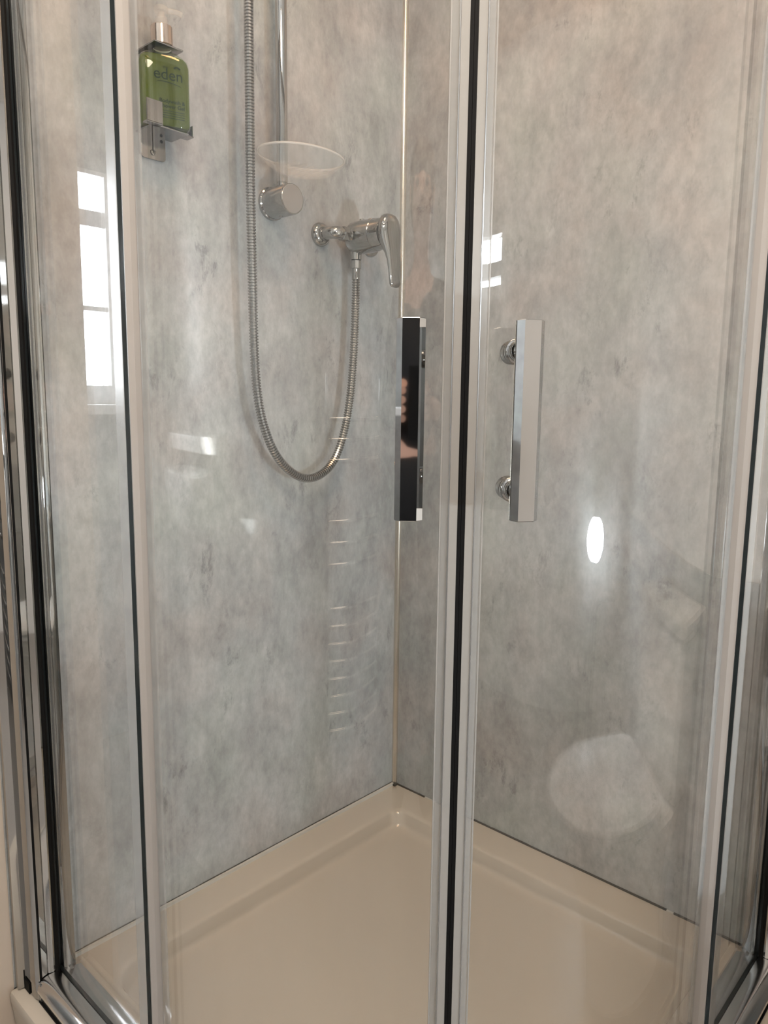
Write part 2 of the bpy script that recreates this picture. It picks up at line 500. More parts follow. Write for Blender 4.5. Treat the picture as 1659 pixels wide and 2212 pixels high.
# bottom and top rails: a rounded section swept round the quadrant
def rail_path(off):
    P = [(0.062, -(CX + off)), (0.2, -(CX + off))]
    for k in range(41):
        a = math.radians(270 + 90 * k / 40)
        P.append((CX + off * math.cos(a), CY + off * math.sin(a)))
    P += [(CX + off, -0.2), (CX + off, -0.062)]
    return P
def sweep(sec):
    """sec: closed list of (offset radius, z)"""
    paths = [rail_path(r) for r, z in sec]
    n = len(paths[0])
    bm = B()
    loft(bm, [[(paths[j][i][0], paths[j][i][1], sec[j][1]) for j in range(len(sec))] for i in range(n)])
    return bm
sec = [(0.535, 0.001), (0.606, 0.001)] + [(0.590 + 0.020 * math.cos(math.radians(d)), 0.020 + 0.020 * math.sin(math.radians(d)) * (1.0 if d > 0 else 0.8)) for d in (-45, -20, 0, 15, 30, 45, 60, 75, 90)] + [(0.580, 0.0395), (0.566, 0.036), (0.535, 0.030)]
rail = obj('bottom_rail', sweep(sec), M['satin'], enc, smooth=40)
obj('rail_gap_shade', sweep([(0.600, 0.0), (0.6085, 0.0), (0.6085, 0.0028), (0.600, 0.0028)]), M['black'], rail)  # black strip, paints in the shadow of the gap between rail and tray
obj('top_rail', sweep([(0.535, ENC_H - .005), (0.61, ENC_H - .005), (0.615, ENC_H + .015), (0.61, ENC_H + .04), (0.535, ENC_H + .04)]), M['satin'], enc)
# rounded end blocks where the rail meets the wall profiles
def end_block(mirror):
    T = mirror_xy if mirror else (lambda p: p)
    obj('rail_end_cap', prism(B(), T([(0.061, -0.957), (0.068, -0.957), (0.068, -0.90), (0.061, -0.90)]), 0.002, 0.034), M['grey_alu'], enc)
end_block(False); end_block(True)
# clear edge strips of the fixed panes
obj('edge_strip', prism(B(), [(0.330, -0.9212), (0.351, -0.9212), (0.351, -0.9201), (0.330, -0.9201)], 0.042, ENC_H - .006), M['seal'], enc)
obj('edge_strip', prism(B(), [(0.9201, -0.285), (0.9212, -0.285), (0.9212, -0.309), (0.9201, -0.309)], 0.042, ENC_H - .006), M['seal'], enc)

# ------------------------------------------------------------------ the two curved doors
SEAM = 315.74                              # where they meet, degrees round the curve
def pol(r, deg): return (CX + r * math.cos(math.radians(deg)), CY + r * math.sin(math.radians(deg)))
def door_side(side, r):
    """points along a door at radius r from its trailing edge to its leading edge"""
    P = []
    if side == 'left':
        P.append((0.345, -(CX + r)))
        for k in range(25): P.append(pol(r, 270 + (SEAM - 1.48 - 270) * k / 24))
    else:
        P.append((CX + r, -0.300))
        P.append((CX + r, -0.325))
        for k in range(25): P.append(pol(r, 360 - (360 - SEAM - 1.48) * k / 24))
    return P
def make_door(side):
    n = 'left' if side == 'left' else 'right'
    d = thing('shower_door', 'left curved glass sliding door with the handle showing a dark front' if side == 'left' else
              'right curved glass sliding door with the handle seen at an angle', 'shower door', (*pol(0.53, 300 if side == 'left' else 330), 0.03), 'curved sliding shower doors')
    z0, z1 = 0.046, ENC_H - .012
    o_, i_ = door_side(side, RD), door_side(side, RD - GT)
    bm = B()
    prism(bm, o_ + i_[::-1], z0, z1)
    g = obj('glass_pane', bm, [M['glass'], M['glass_edge']], d, smooth=30)
    m = len(o_)
    for p in g.data.polygons:
        nrm = p.normal
        p.material_index = 1 if (abs(nrm.z) > 0.5) else 0
    # trailing edge: milky fin that closes the gap to the fixed pane, and a clear channel on the door
    T = (lambda p: p) if side == 'left' else (lambda p: [(-y, -x) for x, y in p])
    e = 0.352 if side == 'left' else 0.3085
    obj('seal_fin', prism(B(), T([(e - 0.003, -0.9135), (e, -0.9135), (e + .0012, -0.905), (e, -0.8955), (e - 0.003, -0.8955)]), z0, z1), M['fin'], d)
    obj('edge_channel', prism(B(), T([(e - 0.002, -0.8968), (e + 0.014, -0.8968), (e + 0.0155, -0.8948), (e + 0.0155, -0.8943), (e - 0.002, -0.8943)]), z0, z1), M['grey_alu'] if False else M['seal'], d)
    # leading edge: clear channel, ribbed lip, black magnetic strip
    s = 1 if side == 'left' else -1
    a0 = SEAM - s * 1.46
    def strip(name, da0, da1, r0, r1, m):
        P = [pol(r0, a0 + s * da0), pol(r0, a0 + s * da1), pol(r1, a0 + s * da1), pol(r1, a0 + s * da0)]
        return obj(name, prism(B(), P, z0, z1), m, d)
    strip('edge_channel', -1.05, 0.0, RD + .0002, RD + .0030, M['seal'])
    strip('edge_channel', -1.05, 0.0, RD - GT - .0032, RD - GT - .0002, M['seal'])
    strip('edge_rib', -1.12, -0.96, RD + .0032, RD + .0040, M['seal_solid'])
    strip('edge_rib', -0.12, -0.02, RD + .0032, RD + .0044, M['grey_alu'])
    strip('edge_lip', 0.03, 0.99, RD - .006, RD + .0034, M['seal_solid'])
    strip('magnet_strip', 1.00, 1.44, RD - .007, RD + .0028, M['black'])
    # handle
    ah = -50.4 if side == 'left' else -38.3
    ca, sa = math.cos(math.radians(ah)), math.sin(math.radians(ah))
    def L(t, nn, z):
        return (CX + (RD + nn) * ca - t * sa, CY + (RD + nn) * sa + t * ca, z)
    zc, hl = 0.981, 0.105
    sect = [(-.010, .034), (-.0143, .0375), (-.0152, .042), (-.0149, .0445), (-.0088, .0518), (.0088, .0518), (.0149, .0445), (.0152, .042), (.0143, .0375), (.010, .034)]
    bm = B()
    loft(bm, [[L(t * k, .043 + (nn - .043) * k, z) for t, nn in sect] for z, k in ((zc - hl, .94), (zc - hl + .0008, 1), (zc + hl - .0008, 1), (zc + hl, .94))])
    h = obj('handle', bm, M['chrome'], d, smooth=18)
    nv = Vector((ca, sa, 0))
    for zz in (zc + .0755, zc - .0755):
        o3 = Vector(L(0, 0, zz))
        obj('handle_mount', lathe(B(), o3, nv, [(0.0003, .0135), (0.001, .0145), (.006, .0145), (.0075, .0135), (.009, .0118), (.0155, .0118), (.017, .0108), (.0172, .0085), (.0345, .0085)], 28), M['chrome'], h, smooth=35)
        o4 = o3 - nv * GT
        obj('inner_knob', lathe(B(), o4, -nv, [(0.0003, .0125), (.004, .0135), (.010, .0135), (.014, .010), (.0145, .004)], 24), M['chrome'], h, smooth=35)
    return d
make_door('left'); make_door('right')

# ------------------------------------------------------------------ riser rail with its lower bracket
RX, RY = 0.036, -0.399
rr = thing('riser_rail', 'chrome riser rail with round lower bracket on left shower wall', 'rail', (0.0, RY, 1.36))
obj('pole', lathe(B(), (RX, RY, 1.405), (0, 0, 1), [(0, .0112), (0.70, .0112)], 28), M['chrome'], rr, smooth=40)
br = obj('bracket', lathe(B(), (0.0001, RY, 1.390), (1, 0, -0.005), [(0, .0315), (.004, .0325), (.007, .0318), (.0085, .0295), (.064, .0292), (.0662, .0285), (.0665, .0270)], 40), M['chrome'], rr, smooth=30)
obj('bracket_cap', lathe(B(), (0.0666, RY, 1.390), (1, 0, -0.005), [(0, .0268), (.0006, .0262)], 40), M['satin'], br, smooth=30)
obj('grub_screw', lathe(B(), (0.036, RY - .004, 1.3615), (0, 0, -1), [(-.002, .004), (.0015, .004), (.002, .003)], 12), M['bracket'], br)
obj('bracket', lathe(B(), (0.0001, RY, 2.10), (1, 0, 0), [(0, .0315), (.007, .0318), (.0085, .0295), (.064, .0292), (.0665, .0270)], 32), M['chrome'], rr, smooth=30)

# clear soap dish clipped on the rail
sd = thing('soap_dish', 'clear oval plastic soap dish clipped on the riser rail', 'soap dish', (RX, RY, 1.42))
def oval(cx, cy, a, b, z, n=48, rot=0.0): 
    return [(cx + b * math.cos(2*PI*k/n), cy + a * math.sin(2*PI*k/n), z) for k in range(n)]
dc = (0.086, -0.392)
bm = B()
loft(bm, [oval(*dc, .040, .030, 1.4340), oval(*dc, .060, .044, 1.4375), oval(*dc, .076, .057, 1.4475), oval(*dc, .088, .0675, 1.4600), oval(*dc, .0935, .0705, 1.4625),
          oval(*dc, .0935, .0705, 1.4645), oval(*dc, .0865, .065, 1.4635), oval(*dc, .073, .055, 1.4510), oval(*dc, .056, .042, 1.4410), oval(*dc, .036, .027, 1.4375)])
dish = obj('dish', bm, M['dish'], sd, smooth=50)
cut_round(dish, (RX, RY, 1.38), .0135, .12)
obj('dish_rim', tube(B(), [Vector((dc[0] + .0690 * math.cos(2*PI*k/60), dc[1] + .0920 * math.sin(2*PI*k/60), 1.4642)) for k in range(61)], .0022, 8), M['dish_rim'], dish, smooth=60)
for k in (-2, -1, 0, 1, 2):
    obj('dish_rib', box(B(), (dc[0] - .034, dc[1] + k * .018 - .002, 1.4370), (dc[0] + .034, dc[1] + k * .018 + .002, 1.4415), .0008), M['dish'], dish)
obj('clip_sleeve', lathe(B(), (RX, RY, 1.4240), (0, 0, 1), [(0, .0125), (0, .0165), (.006, .0170), (.030, .0170), (.036, .0160), (.036, .0125)], 28, caps=False), M['dish'], sd, smooth=40)

# ------------------------------------------------------------------ single-lever mixer
MY, MZ = -0.190, 1.353
mx = thing('shower_mixer', 'chrome single-lever shower mixer mounted low on the left wall', 'mixer tap', (0.0, MY, MZ))
body = obj('body', lathe(B(), (0.020, MY, MZ), (1, 0, 0), [(0, .014), (0.002, .023), (.006, .0295), (.014, .0345), (.045, .0352), (.076, .0335), (.077, .0325), (.078, .0325), (.0785, .0330), (.094, .0318), (.102, .0300)], 44), M['chrome'], mx, smooth=35)
# lever: round cap flowing into a blade that hangs down the front
bm = B()
rings = []
def rr_ring(z, hw, x0, x1, n=20):
    R = []
    cx, hx = (x0 + x1) / 2, (x1 - x0) / 2
    for k in range(n):
        a = 2 * PI * k / n
        ca, sa = math.cos(a), math.sin(a)
        R.append((cx + hx * (abs(ca) ** 0.75) * (1 if ca >= 0 else -1), MY + hw * (abs(sa) ** 0.75) * (1 if sa >= 0 else -1), z))
    return R
for z, hw, x0, x1 in ((.0370, .004, .122, .130), (.0358, .011, .119, .136), (.032, .018, .118, .141), (.024, .0245, .118, .1435), (.012, .0285, .118, .145), (0.0, .0300, .118, .146),
                      (-.012, .0290, .118, .147), (-.022, .0265, .120, .148), (-.032, .0236, .125, .149), (-.045, .0206, .133, .150), (-.060, .0186, .1385, .1515), (-.080, .0172, .142, .153),
                      (-.098, .0164, .1435, .154), (-.108, .0148, .144, .1535), (-.1125, .0110, .1455, .1525), (-.1140, .0050, .147, .151)):
    rings.append(rr_ring(MZ + z, hw, x0, x1))
loft(bm, rings)
obj('lever', bm, M['chrome'], mx, smooth=50)
obj('temperature_dot', lathe(B(), (0.088, MY - .014, MZ + .0305), (0, -.4, .92), [(-.001, .004), (.0012, .004), (.0016, .003)], 14), M['collar'], mx)
obj('stop_button', lathe(B(), (0.052, MY, MZ + .0345), (0, 0, 1), [(-.002, .006), (.003, .006), (.004, .004)], 16), M['chrome'], mx, smooth=40)
for s in (-1, 1):
    fy = MY + s * 0.077
    u = obj('wall_union', lathe(B(), (0.0003, fy, MZ), (1, 0, 0), [(0, .0245), (.003, .0250), (.008, .0235), (.0125, .0185), (.0135, .0150), (.020, .0146)], 32), M['chrome'], mx, smooth=35)
    pts = [(0.014, fy, MZ), (0.030, fy, MZ), (0.040, fy - s * .002, MZ), (0.0455, fy - s * .008, MZ), (0.047, fy - s * .018, MZ), (0.047, fy - s * .026, MZ)]
    obj('elbow', tube(B(), catmull(pts, .003), .0130, 20), M['chrome'], u, smooth=40)
    obj('union_nut', lathe(B(), (0.047, fy - s * .018, MZ), (0, -s, 0), [(0, .0135), (.001, .0155), (.018, .0155), (.019, .0140)], 6), M['chrome'], u)
    obj('cone', lathe(B(), (0.048, fy - s * .036, MZ), (0, -s, 0), [(0, .0105), (.006, .0115), (.016, .0180), (.026, .0230)], 28), M['chrome'], u, smooth=40)
obj('outlet', lathe(B(), (0.038, MY - .004, MZ - .030), (0, 0, -1), [(0, .0125), (.016, .0120), (.0165, .0100)], 24), M['chrome'], mx, smooth=35)

# ------------------------------------------------------------------ hose
def X(px, py, x):
    """point on the plane x = const that the survey ray through this survey mark meets (fixed survey of the photograph)"""
    d = fwd + r2 * ((px - 829.5) / 1621.0) - u2 * ((py - 1106.0) / 1621.0)
    t = (x - 1.2397) / d.x
    return Vector((x, -1.4008 + t * d.y, 1.0 + t * d.z))
hs = thing('shower_hose', 'ribbed chrome shower hose looping down from above into the mixer', 'hose', (0.042, -0.3, 0.84))
HP = [(0.046, -0.440, 2.02), (0.048, -0.4790, 1.90)]
for px, py, x in ((537, 0, .050), (539, 200, .050), (541, 400, .050), (545, 600, .050), (549, 750, .048), (556, 850, .046), (570, 920, .045), (594, 979, .044), (626, 1017, .043), (660, 1033, .042),
                  (694, 1024, .041), (724, 990, .040), (745, 925, .040), (757, 850, .039), (764, 760, .038), (768, 660, .038), (769, 610, .038)):
    p = X(px, py, x); HP.append(tuple(p))
HP.append((0.038, MY - .004, MZ - .072))
path = catmull(HP, 0.0006)
# even spacing, then rings
acc = [0.0]
for a, b in zip(path, path[1:]): acc.append(acc[-1] + (b - a).length)
pitch = 0.0056
pts, rad = [], []
tot = acc[-1]; i = 0; s = 0.0; k = 0
PR = (0.0068, 0.0090, 0.0090, 0.0068)
while s < tot:
    while acc[i + 1] < s: i += 1
    f = (s - acc[i]) / max(1e-9, acc[i + 1] - acc[i])
    pts.append(path[i].lerp(path[i + 1], f)); rad.append(PR[k % 4])
    s += pitch * (0.16, 0.42, 0.16, 0.26)[k % 4]; k += 1
obj('ribbed_tube', tube(B(), pts, rad, 14), M['hose'], hs, smooth=25)
end = Vector((0.038, MY - .004, MZ - .0469))
obj('hose_nut', lathe(B(), end, (0, 0, -1), [(0, .0100), (.001, .0118), (.017, .0118), (.018, .0100)], 10), M['chrome'], hs)
obj('hose_ferrule', lathe(B(), end + Vector((0, 0, -.018)), (0, 0, -1), [(0, .0095), (.020, .0092), (.022, .0085)], 20), M['chrome'], hs, smooth=35)

# ------------------------------------------------------------------ bottle and its wall holder
BY = -0.660
bh = thing('bottle_holder', 'polished steel bottle bracket screwed to the left shower wall', 'holder', (0.0, BY, 1.40))
def slot_plate(bm):
    # back plate with rounded lower corners
    P = []
    y0, y1, z0, z1, r = -0.684, -0.637, 1.414, 1.582, 0.006
    for cy, cz, a0 in ((y1 - r, z0 + r, 270), (y1 - r, z1 - r, 0), (y0 + r, z1 - r, 90), (y0 + r, z0 + r, 180)):
        for k in range(5):
            a = math.radians(a0 + 90 * k / 4)
            P.append((cy + r * math.cos(a), cz + r * math.sin(a)))
    lo = [bm.verts.new((0.0005, y, z)) for y, z in P]; hi = [bm.verts.new((0.004, y, z)) for y, z in P]
    n = len(P)
    for i in range(n): bm.faces.new((lo[i], lo[(i+1) % n], hi[(i+1) % n], hi[i]))
    bm.faces.new(lo); bm.faces.new(hi[::-1])
    return bm
bp = obj('back_plate', slot_plate(B()), M['bracket'], bh)
obj('key_slot', box(B(), (0.0041, -0.6622, 1.424), (0.0046, -0.6606, 1.453)), M['black'], bp)
obj('screw_ring', lathe(B(), (0.0041, -0.6614, 1.4255), (1, 0, 0), [(0, .0048), (.0015, .0048), (.0018, .0026), (.0004, .0024)], 18), M['chrome'], bp, smooth=40)
obj('screw_hole', lathe(B(), (0.0041, -0.6445, 1.447), (1, 0, 0), [(0, .0028), (.0004, .0026)], 12), M['black'], bp)
obj('edge_flange', box(B(), (0.0005, -0.6865, 1.418), (0.007, -0.6835, 1.578)), M['chrome'], bp)
npl = obj('neck_plate', box(B(), (0.0005, -0.686, 1.5810), (0.060, -0.632, 1.5836), .0008), M['bracket'], bh)
cut_round(npl, (0.0375, -0.6585, 1.56), .0152, .05)
BX, BC = 0.0375, -0.6585
shelf = obj('shelf', box(B(), (0.0005, -0.692, 1.4520), (0.056, -0.622, 1.4546), .0008), M['bracket'], bh)
obj('front_tab', box(B(), (0.0620, -0.706, 1.4525), (0.0642, -0.677, 1.4885), .0008), M['bracket'], shelf)
obj('tab_bridge', box(B(), (0.0500, -0.706, 1.4520), (0.0642, -0.677, 1.4545), .0005), M['bracket'], shelf)
obj('side_tab', box(B(), (0.030, -0.6108, 1.4525), (0.050, -0.6088, 1.4720), .0008), M['satin'], shelf)
obj('tab_bridge', box(B(), (0.030, -0.6225, 1.4520), (0.050, -0.6088, 1.4545), .0005), M['bracket'], shelf)

bt = thing('soap_bottle', 'green pump bottle of body wash held in the steel wall bracket', 'bottle', (BX, BC, 1.4430))
ROT = math.radians(-20)
def brot(x, y): return (BX + x * math.cos(ROT) - y * math.sin(ROT), BC + x * math.sin(ROT) + y * math.cos(ROT))
def bring(z, hx, hy, n=40, e=0.5):
    R = []
    for k in range(n):
        a = 2 * PI * k / n
        ca, sa = math.cos(a), math.sin(a)
        x = hx * (abs(ca) ** e) * (1 if ca >= 0 else -1); y = hy * (abs(sa) ** e) * (1 if sa >= 0 else -1)
        R.append((*brot(x, y), z))
    return R
HX, HY, ZB = 0.0215, 0.0425, 1.4548
loft_rings = [bring(ZB, HX - .006, HY - .005), bring(ZB + .0015, HX - .002, HY - .0018), bring(ZB + .006, HX, HY), bring(ZB + .099, HX, HY), bring(ZB + .109, HX - .0008, HY - .002, e=.55),
              bring(ZB + .115, HX - .003, HY - .008, e=.65), bring(ZB + .119, .0165, .027, e=.8), bring(ZB + .122, .015, .0185, e=1), bring(ZB + .125, .0137, .0145, e=1), bring(ZB + .132, .0134, .0134, e=1)]
obj('bottle_shell', loft(B(), loft_rings), M['bottle'], bt, smooth=40)
q = 0.0012
loft_rings = [bring(ZB + .0025, HX - .004, HY - .004), bring(ZB + .007, HX - q, HY - q), bring(ZB + .099, HX - q, HY - q), bring(ZB + .1085, HX - .0022, HY - .0036, e=.55), bring(ZB + .1125, HX - .003, HY - .0075, e=.6)]
obj('body_wash', loft(B(), loft_rings), M['liquid'], bt, smooth=40)
obj('collar', lathe(B(), (BX, BC, ZB + .1325), (0, 0, 1), [(0, .0178), (.0005, .0183), (.029, .0180), (.030, .0172), (.0301, .009)], 36), M['collar'], bt, smooth=35)
pu = obj('pump_stem', lathe(B(), (BX, BC, ZB + .1630), (0, 0, 1), [(0, .0105), (.014, .0100), (.0145, .0055), (.022, .0055)], 24), M['pump'], bt, smooth=35)
bm = B()
lathe(bm, (BX, BC, ZB + .1845), (0, 0, 1), [(0, .008), (.001, .0115), (.008, .0115), (.010, .009)], 24)
obj('pump_head', bm, M['pump'], pu, smooth=40)
nd = Vector((math.cos(ROT + 1.45), math.sin(ROT + 1.45), 0))
obj('pump_nozzle', tube(B(), [Vector((BX, BC, ZB + .1895)) + nd * .009, Vector((BX, BC, ZB + .1895)) + nd * .026, Vector((BX, BC, ZB + .1865)) + nd * .034], .0042, 12), M['pump'], pu, smooth=40)
# printed lettering on the front of the shell
def letter(name, text, size, y, z, parent, m, shear=0.0, bold=0.0):
    c = bpy.data.curves.new(name, 'FONT')
    c.body = text; c.size = size; c.align_x = 'CENTER'; c.extrude = 0.0; c.offset = bold; c.resolution_u = 6
    tmp = bpy.data.objects.new(name, c); C.objects.link(tmp)
    dg = bpy.context.evaluated_depsgraph_get(); dg.update()
    me = bpy.data.meshes.new_from_object(tmp.evaluated_get(dg))
    bpy.data.objects.remove(tmp); bpy.data.curves.remove(c)
    off = root_of(parent).location - Vector((0, 0, ZT))
    for v in me.vertices:
        yy = v.co.x + y
        a = min(0.999, abs(yy) / HY)
        xx = HX * (1 - a ** 4) ** 0.25 + 0.00025
        bx, by = brot(xx, yy)
        v.co = Vector((bx, by, z + v.co.y)) - off
    me.materials.append(m)
    o = bpy.data.objects.new(name, me); C.objects.link(o); o.parent = parent
    return o
letter('brand_word', 'eden', 0.0250, 0.0045, ZB + .0735, bt, M['print'])
letter('small_word', 'the', 0.0065, 0.000, ZB + .0905, bt, M['print'])
letter('product_words', 'Bodywash &', 0.0086, 0.010, ZB + .0375, bt, M['print'], bold=.0001)
letter('product_words', 'Shower Gel', 0.0086, 0.010, ZB + .0295, bt, M['print'], bold=.0001)
# swoosh under the word, small flower over its end, fine rule and small-print lines
def decal(name, polys):
    bm = B()
    for P in polys:
        vs = []
        for yy, zz in P:
            a = min(0.999, abs(yy) / HY)
            bx, by = brot(HX * (1 - a ** 4) ** 0.25 + 0.0003, yy)
            vs.append(bm.verts.new((bx, by, zz)))
        bm.faces.new(vs)
    return obj(name, bm, M['print'], bt)
sw = []
N = 14
cur = [(-.018 + .044 * k / N, ZB + .0665 + .0040 * math.sin(PI * (k / N) ** 0.7) - .0008 * k / N) for k in range(N + 1)]
for k in range(N):
    w0, w1 = (.0006 * math.sin(PI * (k + .2) / (N + 1)) + .0001), (.0006 * math.sin(PI * (k + 1.2) / (N + 1)) + .0001)
    (ya, za), (yb, zb) = cur[k], cur[k + 1]
    sw.append([(ya, za - w0), (yb, zb - w1), (yb, zb + w1), (ya, za + w0)])
decal('swoosh', sw)
petals = []
for k in range(5):
    a = math.radians(30 + 30 * k)
    cyy, czz = .0190 + .0048 * math.cos(a), ZB + .0915 + .0038 * math.sin(a)
    petals.append([(cyy + .0018 * math.cos(t), czz + .0013 * math.sin(t)) for t in [2 * PI * j / 8 for j in range(8)]])
decal('flower_mark', petals)
rules = [[(-.034, ZB + .0290), (-.016, ZB + .0290), (-.016, ZB + .0295), (-.034, ZB + .0295)]]
for k in range(4):
    zz = ZB + .0245 - k * .0036
    rules.append([(-.010, zz), (.030, zz), (.030, zz + .0010), (-.010, zz + .0010)])
decal('small_print', rules)

# ------------------------------------------------------------------ what the glass mirrors: the rest of the bathroom
# toilet beside the shower, against the right wall
TX = 1.25
to = thing('toilet', 'white close-coupled toilet standing beside the shower against the right wall', 'toilet', (TX, -0.30, -ZT))
def egg(cx, y0, y1, hw, z, n=36):
    """oval with a squared back at y0 (towards the wall) and a round front at y1"""
    R = []
    cyy = y0 - (y0 - y1) * 0.42
    for k in range(n):
        a = 2 * PI * k / n
        x = hw * math.cos(a)
        s = math.sin(a)
        if s >= 0: R.append((cx + hw * (abs(math.cos(a)) ** .55) * (1 if math.cos(a) >= 0 else -1), cyy + (y0 - cyy) * (s ** .55), z))
        else: R.append((cx + x, cyy - (cyy - y1) * (-s), z))
    return R
obj('bowl', loft(B(), [egg(TX, -.05, -.46, .115, FZ), egg(TX, -.05, -.46, .115, FZ + .03), egg(TX, -.06, -.48, .105, FZ + .14), egg(TX, -.06, -.56, .145, FZ + .28), egg(TX, -.04, -.640, .180, FZ + .36), egg(TX, -.04, -.645, .182, FZ + .385)]), M['ceramic'], to, smooth=40)
obj('seat', loft(B(), [egg(TX, -.205, -.642, .180, FZ + .387), egg(TX, -.205, -.650, .187, FZ + .392), egg(TX, -.205, -.650, .187, FZ + .402), egg(TX, -.205, -.642, .180, FZ + .405)]), M['white_plastic'], to, smooth=40)
obj('lid', loft(B(), [egg(TX, -.205, -.645, .184, FZ + .407), egg(TX, -.205, -.652, .189, FZ + .412), egg(TX, -.205, -.650, .187, FZ + .422), egg(TX, -.215, -.60, .150, FZ + .430), egg(TX, -.25, -.50, .08, FZ + .432)]), M['white_plastic'], to, smooth=40)
ci = obj('cistern', box(B(), (TX - .185, -.185, FZ + .39), (TX + .185, -.014, FZ + .70), .025), M['ceramic'], to, smooth=40)
obj('cistern_lid', box(B(), (TX - .195, -.195, FZ + .702), (TX + .195, -.012, FZ + .735), .012), M['ceramic'], ci, smooth=40)
obj('flush_button', lathe(B(), (TX, -.105, FZ + .7352), (0, 0, 1), [(0, .022), (.004, .022), (.005, .018)], 24), M['chrome'], ci, smooth=40)

# roll stand beyond the toilet
st = thing('toilet_roll_stand', 'chrome toilet roll stand on round foot beyond the toilet', 'stand', (1.98, -0.36, FZ))
obj('foot', lathe(B(), (1.98, -.36, FZ), (0, 0, 1), [(0, .105), (.008, .105), (.014, .098), (.018, .03)], 36), M['bracket'], st, smooth=40)
obj('pole', lathe(B(), (1.98, -.36, FZ + .015), (0, 0, 1), [(0, .017), (.52, .017)], 20), M['bracket'], st, smooth=40)
obj('arm', tube(B(), catmull([(1.98, -.36, FZ + .53), (1.98, -.34, FZ + .56), (1.98, -.30, FZ + .57), (1.98, -.18, FZ + .57)], .01), .007, 10), M['chrome'], st, smooth=40)

# towel radiator on the back wall
tr = thing('towel_radiator', 'chrome ladder towel radiator on the back wall facing the shower', 'radiator', (1.15, -2.13, 0.0))
for x in (0.90, 1.40):
    obj('upright', lathe(B(), (x, -2.12, -0.02), (0, 0, 1), [(0, .014), (.002, .016), (1.10, .016), (1.102, .014)], 16), M['satin_bright'], tr, smooth=40)
for z in [0.00, .055, .11, .165, .22, .275, .33, .385, .52, .585, .65, .83, .89, .95]:
    pts = [(0.90 + .50 * k / 10, -2.12 + .032 * math.sin(PI * k / 10), z) for k in range(11)]
    obj('rung', tube(B(), pts, .010, 10), M['satin_bright'], tr, smooth=40)
for x in (0.90, 1.40):
    for z in (.2, .8):
        obj('bracket', lathe(B(), (x, -2.199, z), (0, 1, 0), [(0, .018), (.006, .018), (.007, .008), (.066, .008)], 14), M['satin_bright'], tr, smooth=40)

# wash basin in the alcove under the window
wb = thing('wash_basin', 'white pedestal wash basin with chrome tap near the window', 'basin', (-0.45, -1.99, FZ))
def rrect(cx, cy, hx, hy, z, n=32, e=.35):
    return [(cx + hx * (abs(math.cos(a)) ** e) * (1 if math.cos(a) >= 0 else -1), cy + hy * (abs(math.sin(a)) ** e) * (1 if math.sin(a) >= 0 else -1), z) for a in [2 * PI * k / n for k in range(n)]]
bx, by = -.45, -1.985
obj('bowl', loft(B(), [rrect(bx, by, .12, .12, .58), rrect(bx, by, .22, .17, .66), rrect(bx, by, .27, .205, .75), rrect(bx, by, .275, .21, .79), rrect(bx, by, .265, .20, .795), rrect(bx, by + .02, .21, .14, .79, e=.6), rrect(bx, by + .02, .18, .11, .70, e=.7), rrect(bx, by + .02, .05, .04, .665, e=1)]), M['ceramic'], wb, smooth=40)
obj('pedestal', loft(B(), [rrect(bx, by - .02, .10, .11, FZ, e=.7), rrect(bx, by - .02, .085, .10, FZ + .1, e=.7), rrect(bx, by - .02, .085, .10, .57, e=.7)]), M['ceramic'], wb, smooth=40)
tp = obj('tap', lathe(B(), (bx, by - .165, .795), (0, 0, 1), [(0, .024), (.01, .024), (.012, .018), (.09, .017), (.10, .012)], 24), M['chrome'], wb, smooth=40)
obj('spout', tube(B(), [(bx, by - .16, .855), (bx, by - .10, .875), (bx, by - .045, .868)], .011, 14), M['chrome'], tp, smooth=40)

# ceiling lamp
t = thing('ceiling_lamp', 'round ceiling lamp with chrome ring over the bathroom floor', 'lamp', (1.15, -1.25, CZ - .01))
obj('trim_ring', lathe(B(), (1.15, -1.25, CZ), (0, 0, -1), [(0.0002, .325), (.006, .325), (.010, .309), (.004, .306)], 36, caps=False), M['chrome'], t, smooth=40)

# white shelf on the back wall, its end in the sun
sh = thing('wall_shelf', 'white wall shelf at the back of the alcove with a sunlit end', 'shelf', (-0.42, -2.10, 0.86))
obj('board', box(B(), (-0.78, -2.199, 0.845), (-0.06, -1.98, 0.895), .004), M['white_plastic'], sh)

